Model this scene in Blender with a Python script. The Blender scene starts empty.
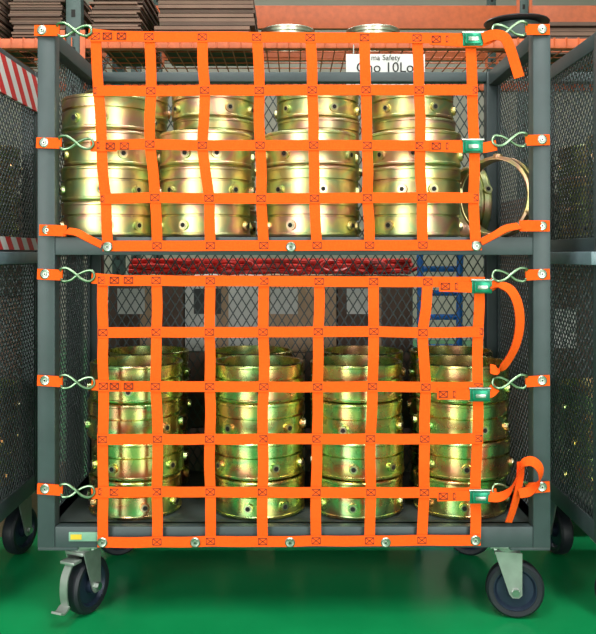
import bpy, math, random
from mathutils import Vector, Matrix
random.seed(4)
D=2.1; CH=0.93; VX=294.0; HY=254.0
def F(px,py,y=0.0):
    s=(D+y)/D/400.0
    return Vector(((px-VX)*s, y, CH-(py-HY)*s))
# ---------------------------------------------------------------- materials
def newmat(name):
    m=bpy.data.materials.new(name); m.use_nodes=True
    nt=m.node_tree; b=nt.nodes['Principled BSDF']
    return m,nt,b
def mat(name,col,rough=0.5,metal=0.0,var=0.12,scale=30,bump=0.0,spec=None):
    m,nt,b=newmat(name)
    b.inputs['Roughness'].default_value=rough; b.inputs['Metallic'].default_value=metal
    if spec is not None: b.inputs['Specular IOR Level'].default_value=spec
    tc=nt.nodes.new('ShaderNodeTexCoord'); n=nt.nodes.new('ShaderNodeTexNoise')
    n.inputs['Scale'].default_value=scale; n.inputs['Detail'].default_value=4
    nt.links.new(tc.outputs['Object'],n.inputs['Vector'])
    r=nt.nodes.new('ShaderNodeValToRGB'); r.color_ramp.elements[0].position=0.3; r.color_ramp.elements[1].position=0.7
    r.color_ramp.elements[0].color=tuple(c*(1-var) for c in col)+(1,)
    r.color_ramp.elements[1].color=tuple(min(1,c*(1+var)) for c in col)+(1,)
    nt.links.new(n.outputs['Fac'],r.inputs['Fac']); nt.links.new(r.outputs['Color'],b.inputs['Base Color'])
    if bump:
        bp=nt.nodes.new('ShaderNodeBump'); bp.inputs['Strength'].default_value=bump; bp.inputs['Distance'].default_value=0.002
        nt.links.new(n.outputs['Fac'],bp.inputs['Height']); nt.links.new(bp.outputs['Normal'],b.inputs['Normal'])
    return m
M_frame=mat('painted_steel_grey',(0.044,0.062,0.066),0.45,0.0,0.12,14)
M_mesh=mat('expanded_metal',(0.055,0.066,0.068),0.45,0.2)
M_deck=mat('deck_steel',(0.05,0.065,0.065),0.5)
M_rail=mat('rail_bluegrey',(0.16,0.22,0.25),0.4)
M_orange=mat('orange_webbing',(0.98,0.105,0.010),0.85,0.0,0.10,260,0.25,0.1)
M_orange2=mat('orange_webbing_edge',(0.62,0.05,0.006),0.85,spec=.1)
M_stitch=mat('stitch_thread',(0.10,0.012,0.006),0.8)
M_zinc=mat('zinc_wire',(0.24,0.36,0.22),0.35,1.0,0.2)
M_silver=mat('silver_steel',(0.55,0.57,0.55),0.3,1.0,0.1)
M_boss=mat('boss_steel',(0.50,0.46,0.30),0.3,1.0,0.1)
M_grom=mat('grommet_zinc',(0.38,0.42,0.36),0.35,1.0,0.1)
M_buckle=mat('green_cam_buckle',(0.008,0.22,0.12),0.3,0.5)
M_rubber=mat('caster_rubber',(0.010,0.012,0.018),0.5)
M_hub=mat('caster_hub',(0.016,0.026,0.05),0.4,0.3)
M_fork=mat('caster_fork',(0.40,0.43,0.40),0.38,0.7)
M_dark=mat('dark_hole',(0.01,0.008,0.006),0.8)
M_card=mat('cardboard_brown',(0.20,0.12,0.085),0.85,0,0.2,6)
M_card2=mat('cardboard_dark',(0.11,0.068,0.05),0.85,0,0.2,6)
M_tan=mat('cardboard_tan',(0.45,0.30,0.19),0.85,0,0.1,6)
M_white=mat('white_board',(0.62,0.62,0.59),0.6,0,0.05,8)
M_rack=mat('rack_orange',(0.55,0.11,0.03),0.5)
M_rackpost=mat('rack_post',(0.05,0.08,0.075),0.5)
M_red=mat('red_plastic',(0.75,0.025,0.02),0.35,0,0.5,40)
M_blue=mat('blue_paint',(0.02,0.20,0.70),0.4)
M_black=mat('black_plastic',(0.015,0.015,0.018),0.4)
M_yellow=mat('label_yellow',(0.75,0.5,0.03),0.5)
M_label=mat('label_green',(0.20,0.38,0.27),0.5)
M_wood=mat('pallet_wood',(0.26,0.17,0.10),0.8,0,0.25,12)
M_wall=mat('painted_wall',(0.34,0.32,0.27),0.8,0,0.06,1.5)
M_wallL=mat('painted_wall_light',(0.66,0.66,0.63),0.8,0,0.06,1.5)
M_ceil=mat('ceiling_white',(0.6,0.6,0.57),0.8,0,0.05,1.5)
M_text=mat('text_black',(0.02,0.02,0.02),0.7)

def floor_mat():
    m,nt,b=newmat('green_epoxy_floor')
    tc=nt.nodes.new('ShaderNodeTexCoord'); n=nt.nodes.new('ShaderNodeTexNoise'); n.inputs['Scale'].default_value=3.5; n.inputs['Detail'].default_value=6
    nt.links.new(tc.outputs['Object'],n.inputs['Vector'])
    r=nt.nodes.new('ShaderNodeValToRGB'); r.color_ramp.elements[0].position=.3; r.color_ramp.elements[1].position=.7
    r.color_ramp.elements[0].color=(0.004,0.23,0.068,1); r.color_ramp.elements[1].color=(0.008,0.31,0.095,1)
    nt.links.new(n.outputs['Fac'],r.inputs['Fac']); nt.links.new(r.outputs['Color'],b.inputs['Base Color'])
    b.inputs['Roughness'].default_value=0.22
    return m
M_floor=floor_mat()

def chromate(name,cols,rough,sc):
    m,nt,b=newmat(name)
    N=nt.nodes.new; L=nt.links.new
    tc=N('ShaderNodeTexCoord'); oi=N('ShaderNodeObjectInfo')
    mp=N('ShaderNodeMapping'); mp.inputs['Scale'].default_value=sc
    L(tc.outputs['Object'],mp.inputs['Vector'])
    vm=N('ShaderNodeVectorMath'); vm.operation='MULTIPLY_ADD'
    cb=N('ShaderNodeCombineXYZ'); L(oi.outputs['Random'],cb.inputs[0]); L(oi.outputs['Random'],cb.inputs[1]); L(oi.outputs['Random'],cb.inputs[2])
    L(cb.outputs[0],vm.inputs[0]); vm.inputs[1].default_value=(37,17,29); L(mp.outputs[0],vm.inputs[2])
    n=N('ShaderNodeTexNoise'); n.inputs['Scale'].default_value=1.0; n.inputs['Detail'].default_value=1.5; n.inputs['Distortion'].default_value=0.5
    L(vm.outputs[0],n.inputs['Vector'])
    r=N('ShaderNodeValToRGB'); cr=r.color_ramp
    ps=[0.28+0.44*i/(len(cols)-1) for i in range(len(cols))]
    cr.elements[0].position=ps[0]; cr.elements[0].color=cols[0]+(1,)
    cr.elements[1].position=ps[-1]; cr.elements[1].color=cols[-1]+(1,)
    for p,c in list(zip(ps,cols))[1:-1]:
        e=cr.elements.new(p); e.color=c+(1,)
    L(n.outputs['Fac'],r.inputs['Fac']); L(r.outputs['Color'],b.inputs['Base Color'])
    b.inputs['Metallic'].default_value=1.0; 
    n2=N('ShaderNodeTexNoise'); n2.inputs['Scale'].default_value=25; L(tc.outputs['Object'],n2.inputs['Vector'])
    mr=N('ShaderNodeMapRange'); mr.inputs['To Min'].default_value=rough-.05; mr.inputs['To Max'].default_value=rough+.07
    L(n2.outputs['Fac'],mr.inputs['Value']); L(mr.outputs[0],b.inputs['Roughness'])
    bp=N('ShaderNodeBump'); bp.inputs['Strength'].default_value=.06; bp.inputs['Distance'].default_value=.003
    L(n2.outputs['Fac'],bp.inputs['Height']); L(bp.outputs[0],b.inputs['Normal'])
    return m
M_chr_up=chromate('yellow_zinc_chromate',[(0.48,0.38,0.22),(0.68,0.56,0.24),(0.48,0.60,0.28),(0.76,0.64,0.26),(0.72,0.42,0.30),(0.56,0.60,0.30),(0.76,0.64,0.30)],0.36,(7,7,11))
M_chr_lo=chromate('zinc_chromate_floor_tint',[(0.58,0.34,0.16),(0.74,0.66,0.22),(0.36,0.60,0.24),(0.78,0.72,0.24),(0.76,0.38,0.20),(0.40,0.64,0.28),(0.74,0.70,0.28)],0.26,(7,7,9))  # iridescent chromate, with the floor's green reflection put into the colour

def stripes():
    m,nt,b=newmat('red_white_hazard')
    N=nt.nodes.new; L=nt.links.new
    tc=N('ShaderNodeTexCoord'); s=N('ShaderNodeSeparateXYZ'); L(tc.outputs['Object'],s.inputs[0])
    a=N('ShaderNodeMath'); a.operation='ADD'; L(s.outputs['Y'],a.inputs[0]); L(s.outputs['Z'],a.inputs[1])
    q=N('ShaderNodeMath'); q.operation='MULTIPLY'; q.inputs[1].default_value=11; L(a.outputs[0],q.inputs[0])
    f=N('ShaderNodeMath'); f.operation='FRACT'; L(q.outputs[0],f.inputs[0])
    g=N('ShaderNodeMath'); g.operation='GREATER_THAN'; g.inputs[1].default_value=.5; L(f.outputs[0],g.inputs[0])
    mx=N('ShaderNodeMix'); mx.data_type='RGBA'; L(g.outputs[0],mx.inputs[0])
    mx.inputs[6].default_value=(.65,.03,.03,1); mx.inputs[7].default_value=(.75,.72,.7,1)
    L(mx.outputs[2],b.inputs['Base Color']); b.inputs['Roughness'].default_value=.5
    return m
M_haz=stripes()

# ---------------------------------------------------------------- mesh builder
class MB:
    def __init__(s): s.v=[]; s.f=[]; s.mi=[]; s.mats=[]; s.M=Matrix.Identity(4)
    def m(s,mt):
        if mt not in s.mats: s.mats.append(mt)
        return s.mats.index(mt)
    def add(s,vs,fs,mt):
        o=len(s.v); i=s.m(mt)
        s.v+= [s.M@Vector(v) for v in vs]
        s.f+= [[a+o for a in f] for f in fs]; s.mi+=[i]*len(fs)
    def box(s,c0,c1,mt,bev=0.0):
        x0,y0,z0=[min(a,b) for a,b in zip(c0,c1)]; x1,y1,z1=[max(a,b) for a,b in zip(c0,c1)]
        if bev<=0:
            vs=[(x0,y0,z0),(x1,y0,z0),(x1,y1,z0),(x0,y1,z0),(x0,y0,z1),(x1,y0,z1),(x1,y1,z1),(x0,y1,z1)]
            s.add(vs,[(0,3,2,1),(4,5,6,7),(0,1,5,4),(1,2,6,5),(2,3,7,6),(3,0,4,7)],mt); return
        import bmesh
        bm=bmesh.new(); bmesh.ops.create_cube(bm,size=1)
        for v in bm.verts: v.co=Vector(((x0+x1)/2+v.co.x*(x1-x0),(y0+y1)/2+v.co.y*(y1-y0),(z0+z1)/2+v.co.z*(z1-z0)))
        bmesh.ops.bevel(bm,geom=bm.edges[:],offset=bev,segments=2,affect='EDGES',profile=.5)
        bm.verts.index_update()
        s.add([v.co.copy() for v in bm.verts],[[v.index for v in f.verts] for f in bm.faces],mt); bm.free()
    def lathe(s,prof,mt,n=48,R=None,closed=True):
        R=R or Matrix.Identity(4); vs=[]; fs=[]; k=len(prof)
        for i in range(n):
            a=2*math.pi*i/n
            for r,z in prof: vs.append(R@Vector((r*math.cos(a),r*math.sin(a),z)))
        for i in range(n):
            j=(i+1)%n
            for q in range(k if closed else k-1):
                q2=(q+1)%k
                fs.append((i*k+q,j*k+q,j*k+q2,i*k+q2))
        s.add(vs,fs,mt)
    def cyl(s,p0,p1,r,mt,n=12,r1=None):
        p0=Vector(p0);p1=Vector(p1);d=p1-p0; r1=r if r1 is None else r1
        R=Matrix.Translation(p0)@d.to_track_quat('Z','Y').to_matrix().to_4x4(); l=d.length
        vs=[];fs=[]
        for i in range(n):
            a=2*math.pi*i/n; vs+= [R@Vector((r*math.cos(a),r*math.sin(a),0)),R@Vector((r1*math.cos(a),r1*math.sin(a),l))]
        for i in range(n):
            j=(i+1)%n; fs.append((2*i,2*j,2*j+1,2*i+1))
        fs.append([2*i for i in range(n)][::-1]); fs.append([2*i+1 for i in range(n)])
        s.add(vs,fs,mt)
    def tube(s,pts,r,mt,n=8,smooth=True):
        P=cr(pts,6) if smooth else [Vector(p) for p in pts]
        vs=[];fs=[];up=None
        for i,p in enumerate(P):
            t=(P[min(i+1,len(P)-1)]-P[max(i-1,0)]).normalized()
            if up is None: up=t.orthogonal().normalized()
            up=(up-t*up.dot(t)).normalized(); w=t.cross(up)
            for q in range(n):
                a=2*math.pi*q/n; vs.append(p+up*math.cos(a)*r+w*math.sin(a)*r)
        for i in range(len(P)-1):
            for q in range(n):
                q2=(q+1)%n; fs.append((i*n+q,i*n+q2,(i+1)*n+q2,(i+1)*n+q))
        fs.append(list(range(n))[::-1]); fs.append([(len(P)-1)*n+q for q in range(n)])
        s.add(vs,fs,mt)
    def ribbon(s,pts,w,t,mt,mt2=None,nrm=Vector((0,1,0)),seg=6,wdir=None):
        P=cr(pts,seg); vs=[]
        for i,p in enumerate(P):
            T=(P[min(i+1,len(P)-1)]-P[max(i-1,0)]).normalized()
            if wdir is not None:
                W=wdir-T*wdir.dot(T); W=W.normalized()
            else:
                W=T.cross(nrm); W=W.normalized() if W.length>1e-4 else Vector((1,0,0))
            Nn=W.cross(T).normalized()
            vs+=[p+W*w/2+Nn*t/2,p-W*w/2+Nn*t/2,p-W*w/2-Nn*t/2,p+W*w/2-Nn*t/2]
        n=len(P); fa=[];fb=[]
        for i in range(n-1):
            a=4*i;b=4*i+4
            fa+=[(a,a+1,b+1,b),(a+2,a+3,b+3,b+2)]; fb+=[(a+1,a+2,b+2,b+1),(a+3,a,b,b+3)]
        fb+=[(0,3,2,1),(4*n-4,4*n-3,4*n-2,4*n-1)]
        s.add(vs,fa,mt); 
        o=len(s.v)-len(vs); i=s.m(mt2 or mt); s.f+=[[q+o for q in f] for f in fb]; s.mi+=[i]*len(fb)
    def build(s,name,smooth=True,loc=None,ang=35):
        me=bpy.data.meshes.new(name); c=Vector(loc) if loc is not None else Vector((0,0,0))
        me.from_pydata([tuple(v-c) for v in s.v],[],s.f)
        for m in s.mats: me.materials.append(m)
        me.polygons.foreach_set('material_index',s.mi)
        if smooth:
            me.polygons.foreach_set('use_smooth',[True]*len(me.polygons)); me.set_sharp_from_angle(angle=math.radians(ang))
        me.update()
        o=bpy.data.objects.new(name,me); o.location=c; bpy.context.scene.collection.objects.link(o); return o
def cr(pts,seg):
    P=[Vector(p) for p in pts]
    if len(P)<3: return P
    P=[2*P[0]-P[1]]+P+[2*P[-1]-P[-2]]; out=[]
    for i in range(1,len(P)-2):
        a,b,c,d=P[i-1:i+3]
        for k in range(seg):
            t=k/seg; out.append(.5*((2*b)+(c-a)*t+(2*a-5*b+4*c-d)*t*t+(3*b-a-3*c+d)*t**3))
    out.append(P[-2]); return out

def lattice(mb,org,U,V,w,h,mt,a=0.030,b=0.046,wd=0.0034,th=0.0016):
    org=Vector(org);U=Vector(U);V=Vector(V);Nn=U.cross(V)
    k=b/a
    for sg in (1,-1):
        c=-(k*w) if sg>0 else 0.0
        end=h if sg>0 else h+k*w
        c=math.floor(c/b)*b
        while c<end:
            if sg>0: u0=max(0,(0-c)/k); u1=min(w,(h-c)/k)
            else: u0=max(0,(c-h)/k); u1=min(w,c/k)
            if u1-u0>0.004:
                p0=org+U*u0+V*(sg*k*u0+c); p1=org+U*u1+V*(sg*k*u1+c)
                T=(p1-p0).normalized(); W=T.cross(Nn)*wd/2; Q=Nn*th*sg
                vs=[p0+W,p0-W,p0-W+Q,p0+W+Q,p1+W,p1-W,p1-W+Q,p1+W+Q]
                mb.add(vs,[(0,1,5,4),(1,2,6,5),(2,3,7,6),(3,0,4,7),(0,3,2,1),(4,5,6,7)],mt)
            c+=b

# ---------------------------------------------------------------- caster + cart
ZB=0.195; ZD=0.2475; ZS=0.9725; ZT=1.495; HW=0.642; DEP=0.55
def caster(mb,x,y,ang,brake=False):
    old=mb.M; mb.M=old@Matrix.Translation((x,y,0))
    mb.box((-.05,-.045,.187),(.05,.045,.195),M_fork,.002)
    for sx in (-.036,.036):
        for sy in (-.03,.03): mb.cyl((sx,sy,.181),(sx,sy,.187),.007,M_silver,6)
    mb.M=mb.M@Matrix.Rotation(ang,4,'Z')
    mb.lathe([(0.0,.172),(.030,.172),(.034,.178),(.034,.187),(0.0,.187)],M_fork,24)
    off=.022
    mb.box((-.03,-.026,.164),(.035,.026,.173),M_fork,.002)
    for s in (-1,1):
        y0=s*.0265; y1=s*.0305
        pr=[(-.03,.173),(.038,.173),(off+.016,.066),(off+.008,.058),(off-.008,.058),(off-.016,.068)]
        n=len(pr); vs=[(p[0],y0,p[1]) for p in pr]+[(p[0],y1,p[1]) for p in pr]
        fs=[list(range(n)),list(range(n,2*n))[::-1]]+[(i,n+i,n+(i+1)%n,(i+1)%n) for i in range(n)]
        mb.add(vs,fs,M_fork)
        mb.cyl((off,y1,.074),(off,s*.040,.074),.010,M_silver,6)
    R=Matrix.Translation((off,0,.074))@Matrix.Rotation(math.pi/2,4,'X')
    mb.lathe([(.055,-.019),(.066,-.020),(.072,-.014),(.074,0),(.072,.014),(.066,.020),(.055,.019),(.052,.012),(.052,-.012)],M_rubber,48,R)
    mb.lathe([(.008,-.024),(.020,-.024),(.022,-.010),(.046,-.009),(.052,-.017),(.056,-.017),(.056,.017),(.052,.017),(.046,.009),(.022,.010),(.020,.024),(.008,.024)],M_hub,36,R)
    if brake:
        mb.box((-.06,-.022,.150),(-.028,.022,.158),M_fork,.002)
        mb.ribbon([(-.045,0,.155),(-.068,0,.12),(-.072,0,.08),(-.066,0,.05)],.022,.004,M_fork,nrm=Vector((1,0,0)))
        mb.ribbon([(-.066,0,.05),(-.085,0,.04),(-.10,0,.045)],.030,.005,M_fork,nrm=Vector((0,0,1)))
    mb.M=old
def cart(cx,main=True,side=0):
    mb=MB(); mb.M=Matrix.Translation((cx,0,0)); pw=.044
    for sx in (-1,1):
        xo=sx*HW; xi=sx*(HW-pw)
        for y0 in (0,DEP-pw):
            mb.box((xi,y0,ZB),(xo,y0+pw,ZT),M_frame,.003)
            mb.box((xi+sx*.004,y0+.004,ZT),(xo-sx*.004,y0+pw-.004,ZT+.004),M_black)
        for z0,z1 in ((ZT-.042,ZT),(ZS-.045,ZS),(ZB,ZD)):
            mb.box((xi+sx*.006,pw,z0),(xo-sx*.002,DEP-pw,z1),M_frame,.002)
        lattice(mb,(xo-sx*.006,pw*.6,ZD-.01),(0,1,0),(0,0,1),DEP-pw*1.2,ZT-ZD,M_mesh,a=.024,b=.024,wd=.0042)
        for z0,z1 in ((ZD,ZS-.045),(ZS,ZT-.042)):
            for y0 in (pw,DEP-pw-.012):
                mb.box((xo-sx*.012,y0,z0),(xo-sx*.003,y0+.012,z1),M_frame)
    for y0 in (0.002,DEP-pw):
        mb.box((-HW+pw,y0,ZB),(HW-pw,y0+pw-.004,ZD),M_frame,.002)
        mb.box((-HW+pw,y0,ZS-.045),(HW-pw,y0+pw-.004,ZS),M_frame,.002)
    mb.box((-HW+pw,DEP-pw,ZT-.030),(HW-pw,DEP-.004,ZT),M_frame,.002)
    mb.box((-HW+.008,.03,ZD-.006),(HW-.008,DEP-.03,ZD),M_deck)
    mb.box((-HW+.008,.03,ZS-.006),(HW-.008,DEP-.03,ZS),M_deck)
    for i in range(5):
        x=-.48+i*.24; mb.box((x,.04,ZD-.035),(x+.03,DEP-.04,ZD-.006),M_deck)
    lattice(mb,(-HW+.03,DEP-.006,ZD-.01),(1,0,0),(0,0,1),2*HW-.06,ZT-ZD,M_mesh,a=.028,b=.046,wd=.0036)
    if main:
        caster(mb,-.545,.06,math.radians(66),True); caster(mb,.545,.06,math.radians(-10))
        caster(mb,-.56,DEP-.06,math.radians(30)); caster(mb,.56,DEP-.06,math.radians(150))
        a=F(69,532);b=F(98,541)
        mb.box((a.x,-.003,a.z),(b.x,.002,b.z),M_label,.0008); a=F(71,534);b=F(82,539); mb.box((a.x,-.0045,a.z),(b.x,-.002,b.z),M_yellow)
        for sx in (-1,1):
            mb.box((sx*(HW-.10),.004,ZB-.008),(sx*HW,.10,ZB),M_frame,.001)
    else:
        for (x,y,g) in ((-.585,.05,10),(.585,.05,170),(-.585,DEP-.06,100),(.585,DEP-.06,75)):
            caster(mb,x,y,math.radians(g))
        for sx in (-1,1):
            mb.box((sx*(HW-.002),0,.902),(sx*(HW+.022),DEP,.936),M_rail,.003)
        if side<0:
            mb.box((HW-.002,.0,1.37),(HW+.006,DEP,1.475),M_haz); mb.box((HW+.0,.0,.942),(HW+.006,DEP,.978),M_haz)
        else:
            mb.box((-HW-.004,-.004,1.27),(-HW+.03,.0,1.47),M_white)
    return mb.build('mesh_cage_cart',loc=(cx,DEP/2,0))
cart(0); cart(-.80-HW,False,-1); cart(.765+HW,False,1)

# ---------------------------------------------------------------- couplings
def coupling_mesh(name,mt,seed,R=.1235,h=.09,t=.010,nb=6,bosses=True):
    # one ring clamp: two flat bands separated by a groove, rolled rims, threaded bosses
    rnd=random.Random(seed); mb=MB(); m=h*.62
    prof=[(R-t,0.001),(R-.009,0),(R-.008,.0025),(R-.001,.004),(R,.006),(R,.0095),(R-.0018,.0115),(R-.0018,m-.004),(R-.009,m-.0025),(R-.009,m+.0015),(R-.0012,m+.003),(R-.0012,h-.010),(R,h-.008),(R,h-.004),(R-.0015,h-.0015),(R-.004,h),(R-t,h-.001)]
    mb.lathe(prof,mt,80)
    if bosses:
        for i in range(nb):
            a=2*math.pi*(i+rnd.uniform(-.12,.12))/nb+(0.0 if i%2 else .28); z=m*.54
            d=Vector((math.cos(a),math.sin(a),0)); p=d*(R-.006)+Vector((0,0,z))
            mb.cyl(p,p+d*.0105,.0135,mt,18,.0125)
            mb.cyl(p+d*.009,p+d*.0125,.0098,M_boss,6)
            mb.cyl(p+d*.0120,p+d*.0133,.0060,M_dark,12)
    o=mb.build(name,ang=28); me=o.data; bpy.data.objects.remove(o); return me
HU=.0912; HL=.0985
UP=[coupling_mesh('coupling_gold_%d'%i,M_chr_up,i,h=HU) for i in range(3)]
UPT=[coupling_mesh('coupling_tall_%d'%i,M_chr_up,20+i,h=.0865) for i in range(3)]
LO=[coupling_mesh('coupling_lower_%d'%i,M_chr_lo,10+i,h=HL) for i in range(3)]
def put(me,x,y,z,rot,parent=None,name='pipe_coupling'):
    o=bpy.data.objects.new(name,me); o.location=(x,y,z)
    o.rotation_euler=rot if isinstance(rot,tuple) else (0,0,rot); bpy.context.scene.collection.objects.link(o)
    if parent: o.parent=parent
    return o
def stack(ms,x,y,z,n,h,off=.0035):
    e=bpy.data.objects.new('pipe_coupling_stack',None); e.location=(x,y,z); e.empty_display_size=.05; bpy.context.scene.collection.objects.link(e)
    for i in range(n):
        put(ms[(i+int(abs(x)*10))%3],random.uniform(-off,off),random.uniform(-off,off),i*h,random.uniform(0,6.28),e,'coupling_ring')
e=.0006
stack(UP,-.495,.155,ZS+e,4,HU+e)
for x in (-.238,.042,.320): stack(UP,x,.155,ZS+e,3,HU+e)
for x in (-.50,-.238,.072,.355): stack(UPT,x,.412,ZS+e,5,.0865+e)
nar=coupling_mesh('coupling_narrow',M_chr_up,33,R=.108,h=.046,nb=4)
a=math.radians(44)
put(nar,.527,.125,ZS+.1095,(math.radians(90),0,-a+math.pi))
put(nar,.552,.41,ZS+.1095,(math.radians(90),0,-math.radians(80)))
for x in (-.425,-.094,.170,.452): stack(LO,x,.165,ZD+e,4,HL+e,.005)
for x in (-.44,-.13,.20,.47): stack(LO,x,.415,ZD+e,4,HL+e)
for cx in (-.80-HW,.765+HW):
    s=1 if cx<0 else -1
    stack(UP,cx+s*.49,.16,ZS+e,3,HU+e); stack(UP,cx+s*.49,.42,ZS+e,3,HU+e); stack(LO,cx+s*.49,.40,ZD+e,3,HL+e)

# ---------------------------------------------------------------- cargo nets
SW=.0262; ST=.0022
def stitch(mb,p,s=.0105):
    y=p.y-.0032; w=.0015
    def ln(a,b):
        a=Vector((p.x+a[0]*s,y,p.z+a[1]*s)); b=Vector((p.x+b[0]*s,y,p.z+b[1]*s)); T=(b-a).normalized(); W=T.cross(Vector((0,1,0)))*w/2
        q=Vector((0,.0008,0))
        mb.add([a+W,a-W,b-W,b+W,a+W+q,a-W+q,b-W+q,b+W+q],[(0,1,2,3),(4,7,6,5),(0,4,5,1),(1,5,6,2),(2,6,7,3),(3,7,4,0)],M_stitch)
    for a,b in (((-1,-.75),(1,-.75)),((1,-.75),(1,.75)),((1,.75),(-1,.75)),((-1,.75),(-1,-.75)),((-1,-.75),(1,.75)),((-1,.75),(1,-.75))): ln(a,b)
def grommet(mb,px,py,y):
    c=F(px,py); c.y=y
    R=Matrix.Translation(c)@Matrix.Rotation(math.pi/2,4,'X')
    mb.lathe([(.004,0),(.0110,0),(.0125,.002),(.010,.004),(.004,.003)],M_grom,20,R)
    mb.cyl((c.x,y-.001,c.z),(c.x,y-.0055,c.z),.0052,M_grom,6)
    mb.cyl((c.x,y-.0052,c.z),(c.x,y-.0060,c.z),.0022,M_dark,8)
def hook(mb,px,py,sg,k=0):
    def q(dx,dy,y=-.012): 
        v=F(px+sg*dx,py+dy); v.y=y; return v
    # wire hook: two prongs holding the tab webbing, crossing shank, closed eye at the net side
    mb.tube([q(-5,-3,-.008),q(-6,-6,-.016),q(1,-7,-.020),q(9,-2,-.022),q(16,4,-.022),q(23,6,-.020),q(28,2,-.018),q(26,-4,-.016),q(19,-4,-.014),q(11,0,-.014),q(4,5,-.015),q(-3,6,-.016),q(-6,3,-.010)],.0033,M_zinc,8)
def buckle(mb,px,py):
    a=F(px-10,py-7);b=F(px+10,py+7)
    mb.box((a.x,-.024,a.z),(b.x,-.012,b.z),M_buckle,.002)
    a=F(px-8,py-5);b=F(px+8,py+6)
    mb.box((a.x,-.031,a.z),(b.x,-.020,b.z),M_buckle,.003)
    a=F(px-5,py-1);b=F(px+5,py+3); mb.box((a.x,-.034,a.z),(b.x,-.028,b.z),M_grom,.001)
    c=F(px-10,py-6); c2=F(px+10,py-6); mb.cyl((c.x-.002,-.022,c.z),(c2.x+.002,-.022,c.z),.003,M_grom,10)
def net(rows,cols_top,cols_bot,y0,seed,bulge,tabsL,tabsR,plainL,plainR,groms,buck,ovr={}):
    rnd=random.Random(seed); mb=MB(); nr=len(rows); nc=len(cols_top); G=[]
    for i in range(nr):
        t=i/(nr-1); row=[]
        for j in range(nc):
            x=cols_top[j]*(1-t)+cols_bot[j]*t; yy=rows[i][0]+(rows[i][1]-rows[i][0])*j/(nc-1)
            if 0<i<nr-1: x+=rnd.uniform(-1.1,1.1); yy+=rnd.uniform(-.4,.4)
            if (i,j) in ovr: x,yy=ovr[(i,j)]
            p=F(x,yy); p.y=y0+rnd.uniform(-.003,.001); row.append(p)
        G.append(row)
    for i in range(nr):
        pts=[]
        for j in range(nc):
            pts.append(G[i][j]+Vector((0,-.0016,0)))
            if j<nc-1:
                m=(G[i][j]+G[i][j+1])/2; m.z-=rnd.uniform(-.0003,.0008); m.y-=rnd.uniform(0,.004)+.0016; pts.append(m)
        pts[0]=pts[0]-Vector((.013,0,0)); pts[-1]=pts[-1]+Vector((.013,0,0))
        mb.ribbon(pts,SW,ST,M_orange,M_orange2,seg=5)
    for j in range(nc):
        pts=[]
        for i in range(nr):
            pts.append(G[i][j]+Vector((0,.0012,0)))
            if i<nr-1:
                m=(G[i][j]+G[i+1][j])/2; m.x+=rnd.uniform(-bulge,bulge); m.y+=rnd.uniform(-.006,.004); pts.append(m)
        pts[0]=pts[0]+Vector((0,0,.010)); pts[-1]=pts[-1]-Vector((0,0,.010))
        mb.ribbon(pts,SW,ST,M_orange,M_orange2,seg=5)
    for i in range(nr):
        for j in range(nc): stitch(mb,G[i][j])
    for (px,py,qx,qy) in tabsL:
        a=F(px,py);b=F(px+26,py+1)
        a.y=-.004;b.y=-.012; mb.ribbon([a,(a+b)/2,b],SW*1.02,.004,M_orange,M_orange2); grommet(mb,px+8,py,-.007)
        hook(mb,px+30,py+1,1)
        a=F(px+55,py+4); b=F(qx+18,qy); a.y=-.014;b.y=-.0165; mb.ribbon([a,(a+b)/2,b],SW,.003,M_orange,M_orange2)
        for dx in (12,26): 
            p=F(qx+dx,qy); p.y=-.0165; stitch(mb,p)
    for (px,py,qx,qy) in tabsR:
        a=F(px,py);b=F(px-25,py+1); a.y=-.004;b.y=-.012
        mb.ribbon([a,(a+b)/2,b],SW*1.02,.004,M_orange,M_orange2); grommet(mb,px-8,py,-.007)
        hook(mb,px-30,py+1,-1)
        a=F(px-54,py+6); b=F(qx-42,qy); a.y=-.014;b.y=-.0165; mb.ribbon([a,F(qx+6,qy+1,-.02),b],SW,.003,M_orange,M_orange2)
        buckle(mb,qx,qy)
        for dx in (-22,-36):
            p=F(qx+dx,qy); p.y=-.0165; stitch(mb,p)
    for (px,py,qx,qy) in plainL+plainR:
        a=F(px,py);b=F(qx,qy); a.y=-.004;b.y=-.013; m=(a+b)/2; m.y=-.012
        mb.ribbon([a,m,b],SW*1.05,.003,M_orange,M_orange2); grommet(mb,px+(8 if qx>px else -8),py,-.007)
    for (px,py) in groms: grommet(mb,px,py,y0-.005)
    return mb
def tail(mb,pl,w=SW,wdir=None):
    mb.ribbon([F(a,b)*1.0 + Vector((0,y,0)) for a,b,y in pl],w,ST,M_orange,M_orange2,seg=8,wdir=wdir)
ROW=[(38,40),(92,91),(146,146),(199,198),(246,245)]
mb=net(ROW,[97,150,203,257,310,364,416,469],[109,158,211,264,317,369,422,475],-.012,3,.0022,
  [(35,31,97,38),(37,143,100,147)],[(549,30,471,41),(549,140,471,147)],
  [(40,230,68,231)],[(549,226,518,226)],[(109,247),(291,247),(475,246)],None,
  {(2,2):(203,146),(2,1):(151,145),(3,1):(156,198)})
tail(mb,[(480,41,-.026),(491,38,-.03),(501,41,-.034),(507,53,-.034),(512,67,-.03),(516,80,-.03)])
tail(mb,[(68,231,-.013),(80,233,-.03),(90,238,-.034),(103,245,-.019)],SW*.9,Vector((.1,.75,.66))); tail(mb,[(518,226,-.013),(503,229,-.03),(492,235,-.034),(480,242,-.019)],SW*.9,Vector((-.1,.75,.66)))
mb.build('cargo_net',loc=F(290,140))
ROW=[(280,282),(332,331),(385,386),(438,437),(490,491),(540,538)]
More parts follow.
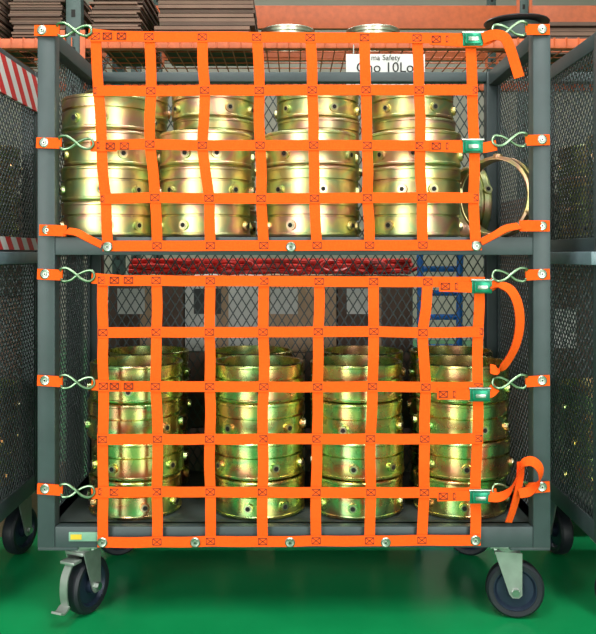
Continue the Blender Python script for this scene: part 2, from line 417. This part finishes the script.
mb=net(ROW,[104,157,211,264,319,373,427,478],[104,158,211,263,316,369,421,474],-.012,8,.0022,
  [(38,274,104,280),(38,380,104,385),(38,488,104,490)],[(549,274,480,286),(549,380,478,393),(549,486,478,494)],
  [],[],[(104,540),(196,540),(290,540),(385,540),(474,538)],None,{(1,6):(422,332),(1,7):(477,331)})
tail(mb,[(488,287,-.026),(498,285,-.034),(507,290,-.04),(513,303,-.045),(515,322,-.045),(512,342,-.04),(505,358,-.034),(496,368,-.034),(487,367,-.034)],SW,Vector((.88,.35,.32)))
WD=Vector((.45,.55,.70))
tail(mb,[(486,494,-.026),(497,493,-.034),(506,486,-.04),(512,472,-.048),(517,459,-.05),(526,456,-.056),(533,463,-.060),(533,475,-.058),(525,485,-.052),(514,488,-.048)],SW,WD)
tail(mb,[(517,458,-.036),(516,472,-.038),(513,490,-.038),(509,506,-.036),(505,518,-.034)],SW*.95,Vector((.85,.5,.2)))
mb.build('cargo_net',loc=F(290,400))

# ---------------------------------------------------------------- room
def plane_box(name,c0,c1,mt):
    m=MB(); m.box(c0,c1,mt); return m.build(name,smooth=False)
plane_box('floor',(-7,-7,-.1),(7,7,0),M_floor)
plane_box('wall_back',(-7,7,0),(7,7.1,4.6),M_wall)
plane_box('wall_front',(-7,-7.1,0),(7,-7,4.6),M_wallL)
plane_box('wall_left',(-7.1,-7,0),(-7,7,4.6),M_wallL)
plane_box('wall_right',(7,-7,0),(7.1,7,4.6),M_wallL)
plane_box('ceiling',(-7,-7,4.6),(7,7,4.7),M_ceil)

# ---------------------------------------------------------------- pallet racks behind
def rack(YR,zs,posts,bh,zs2,deck=True):
    mb=MB()
    for x in posts:
        for y in (YR,YR+.85):
            mb.box((x-.03,y-.0,0),(x+.03,y+.05,3.4),M_rackpost,.003); mb.box((x-.06,y-.03,0),(x+.06,y+.08,.008),M_rackpost)
            for k in range(40): mb.box((x-.008,y-.001,.3+k*.075),(x+.008,y+.001,.33+k*.075),M_dark)
        for k in range(5):
            z=.3+k*.6; mb.cyl((x,YR+.05,z),(x,YR+.85,z+.5),.012,M_rackpost,8)
    for z in (zs,zs2):
        for y in (YR-.01,YR+.86):
            for p,q in zip(posts[:-1],posts[1:]):
                mb.box((p+.03,y,z-bh),(q-.03,y+.045,z-.014),M_rack,.004)
                for xx in (p+.03,q-.05): mb.box((xx,y-.004,z-bh-.05),(xx+.02,y+.0,z+.02),M_rack)
        if deck:
            x0=posts[0]+.03;x1=posts[-1]-.03; n=int((x1-x0)/.048)
            for k in range(n):
                x=x0+k*.048; mb.cyl((x,YR,z-.010),(x,YR+.9,z-.010),.0028,M_rack,5)
                mb.cyl((x,YR-.012,z-.010),(x,YR-.012,z-.05),.0026,M_rack,5)
            for k in range(9):
                y=YR+.03+k*.105; mb.cyl((x0,y,z-.006),(x1,y,z-.006),.003,M_rack,5)
    mb.build('pallet_rack',loc=(0,YR,0))
YR=1.25; zs=1.80
rack(YR,zs,(-2.45,-.88,1.9),.052,2.75)
rack(3.2,2.51,(-3.4,-1.0,1.45,3.6),.16,4.0,False)
zt=zs+.0
def cardstack(x0,x1,y0,z0,n,th,mt,dep=.5,jit=.012):
    mb=MB()
    for i in range(n):
        a=random.uniform(-jit,jit); b=random.uniform(-jit,jit)
        mb.box((x0+a,y0+b,z0+i*th),(x1+a,y0+dep+b,z0+i*th+th*.78),mt if i%3 else M_card2,0)
    mb.build('cardboard_stack',loc=((x0+x1)/2,y0,z0))
cardstack(-1.145,-.935,YR+.05,zt,26,.010,M_card)
cardstack(-.82,-.625,YR+.05,zt,26,.010,M_card)
cardstack(-.555,-.17,YR+.05,zt,14,.018,M_card)
cardstack(-1.75,-1.2,YR+.05,zt,20,.014,M_card)
cardstack(1.1,1.7,YR+.3,zt,7,.02,M_card)
sm=coupling_mesh('coupling_silver',mat('pale_zinc',(.6,.6,.48),.35,1.0),50,R=.112,h=.062,bosses=False)
put(sm,-.025,YR+.16,zt,0.3); put(sm,.33,YR+.16,zt,1.3)
mb=MB(); R=Matrix.Translation((.93,YR+.16,zt))
mb.lathe([(0,0),(.13,0),(.135,.006),(.13,.012),(.055,.012),(.05,.02),(.05,.08),(.055,.088),(.13,.088),(.135,.094),(.13,.10),(0,.10)],M_black,40,R,False)
mb.lathe([(.05,.014),(.095,.016),(.1,.05),(.095,.084),(.05,.086)],M_rackpost,40,R,False)
mb.build('cable_reel',loc=(.93,YR+.16,zt))
mb=MB(); ys=YR-.04
a=F(346,54,ys); b=F(425,92,ys)
mb.box((a.x,ys,a.z),(b.x,ys+.006,b.z),M_white,.001)
for x in (a.x+.03,b.x-.03): mb.cyl((x,ys+.003,a.z),(x,ys+.003,zs-.045),.003,M_silver,6)
sg=mb.build('hanging_sign',loc=((a.x+b.x)/2,ys,a.z))
def text(t,px,py,size):
    c=bpy.data.curves.new('sign_text','FONT'); c.body=t; c.size=size; c.extrude=.0005
    o=bpy.data.objects.new('lettering',c); p=F(px,py,ys-.002); o.location=p-sg.location; o.rotation_euler=(math.pi/2,0,0); c.materials.append(M_text)
    bpy.context.scene.collection.objects.link(o); o.parent=sg
text('ma Safety',371,60,.030); text('Cho 10Lo',356,72,.056)

# goods behind the carts
py0=.66
def pallet(x0,x1,y0,dp=.7):
    mb=MB(); w=x1-x0
    for x in (x0,x0+w/2-.045,x1-.09): mb.box((x,y0,0),(x+.09,y0+dp,.09),M_wood)
    for k in range(6): mb.box((x0,y0+k*(dp-.09)/5,.09),(x1,y0+k*(dp-.09)/5+.09,.11),M_wood)
    mb.build('wooden_pallet',loc=(x0,y0,0))
def carton(x0,x1,y0,y1,z0,z1,mt,lab=True):
    m=MB(); m.box((x0,y0,z0),(x1,y1,z1),mt,.003); c=(x0+x1)/2
    m.box((c-.02,y0-.0012,z0+.004),(c+.02,y0+.001,z1-.004),M_tan)
    m.box((c-.02,y0+.004,z1-.001),(c+.02,y1-.004,z1+.0012),M_tan)
    if lab: m.box((x0+.03,y0-.0022,z0+(z1-z0)*.5),(x0+.12,y0+.001,z1-.04),M_white if mt is not M_white else M_black)
    m.build('cardboard_box',loc=(c,(y0+y1)/2,z0))
pallet(-.62,.40,.66,.56)
for r in range(3):
    for c in range(4):
        x0=-.612+c*.252; z0=.1105+r*.249
        mt=M_white if (r==2 and c==1) else (M_tan if (r==2 and c==2) else M_card2)
        carton(x0,x0+.248,.67,1.20,z0,z0+.2475,mt,r==2)
ztop=.1105+3*.249
for px0 in (-1.98,.80):
    pallet(px0,px0+1.08,.66,.56)
    for r in range(3):
        for c in range(2):
            x0=px0+.01+c*.535; z0=.1105+r*.34
            carton(x0,x0+.52,.67,1.20,z0,z0+.338,M_card2 if (r+c)%2 else M_card)
mb=MB()
for i in range(9):
    yy=py0+.05+(i%3)*.05; z=ztop+.0095+(i//3)*.017; ph=random.uniform(0,6)
    mb.tube([(-.55+j*.047,yy+.014*math.sin(j*.9+ph),z+.006*abs(math.sin(j*.7+ph))) for j in range(21)],.0085,M_red,7)
for i in range(13):
    x=-.52+i*.073+random.uniform(-.02,.02); r=.018
    mb.tube([(x+r*2.2*math.cos(t)+.004*t,py0+.05+.03*math.sin(t*.5+i),ztop+.03+r*.9*math.sin(t)) for t in [q*.75 for q in range(9)]],.007,M_red,6)
mb.build('red_hose_bundle',loc=(0,py0+.1,ztop))
mb=MB(); y=.69; X=.485
for x in (X-.065,X+.065):
    mb.tube([(x,y+.06,.09),(x,y+.02,.4),(x,y,.85),(x,y,.93),(X+(x-X)*.5,y,.98)],.011,M_blue,10)
mb.tube([(X-.035,y,.98),(X,y,.99),(X+.035,y,.98)],.011,M_blue,10)
for z in (.25,.45,.62,.72,.80,.88): mb.cyl((X-.065,y+.01,z),(X+.065,y+.01,z),.010,M_blue,10)
mb.box((X-.08,y-.10,.01),(X+.08,y+.06,.018),M_blue,.002)
for x in (X-.095+.03,X+.095):
    R=Matrix.Translation((x,y+.13,.075))@Matrix.Rotation(math.pi/2,4,'Y')
    mb.lathe([(.01,-.015),(.05,-.015),(.07,-.018),(.075,0),(.07,.018),(.05,.015),(.01,.015)],M_rubber,28,R)
mb.cyl((X-.06,y+.13,.075),(X+.1,y+.13,.075),.008,M_silver,8)
mb.build('hand_truck',loc=(X,y,0))

# ---------------------------------------------------------------- lights
def area(name,loc,tgt,sx,sy,pw,col=(1,.99,.97)):
    l=bpy.data.lights.new(name,'AREA'); l.shape='RECTANGLE'; l.size=sx; l.size_y=sy; l.energy=pw; l.color=col
    o=bpy.data.objects.new(name,l); o.location=loc; d=Vector(tgt)-Vector(loc); o.rotation_euler=d.to_track_quat('-Z','Y').to_euler(); bpy.context.scene.collection.objects.link(o)
area('rear_fill_light',(-1.2,-2.2,4.4),(-.8,-.6,0),.7,3.5,160)
area('rear_fill_light',(1.3,-2.2,4.4),(.8,-.6,0),.7,3.5,160)
area('rear_fill_light',(0,.55,4.45),(0,.56,0),4.5,.5,110)  # added fill strip, brightens the boxes and hoses behind the cart
area('rear_fill_light',(0,4.6,4.4),(0,4.6,0),5,.8,120)
area('added_streak_light',(-3.2,-5.2,1.7),(0,0,.7),2.4,3.0,200)  # two added tall panels for vertical highlights on the couplings, not windows
area('added_streak_light',(2.6,-5.6,1.7),(0,0,.7),2.4,3.0,200)
w=bpy.data.worlds.new('World'); bpy.context.scene.world=w; w.use_nodes=True
w.node_tree.nodes['Background'].inputs[0].default_value=(.6,.6,.6,1); w.node_tree.nodes['Background'].inputs[1].default_value=.5
# ---------------------------------------------------------------- camera
c=bpy.data.cameras.new('camera'); c.lens=400*D/634*36; c.sensor_width=36; c.shift_y=-(317-HY)/634; c.shift_x=(298-VX)/634
o=bpy.data.objects.new('camera',c); o.location=(0,-D,CH); o.rotation_euler=(math.pi/2,0,0); bpy.context.scene.collection.objects.link(o)
bpy.context.scene.camera=o
bpy.context.scene.view_settings.view_transform='Standard'
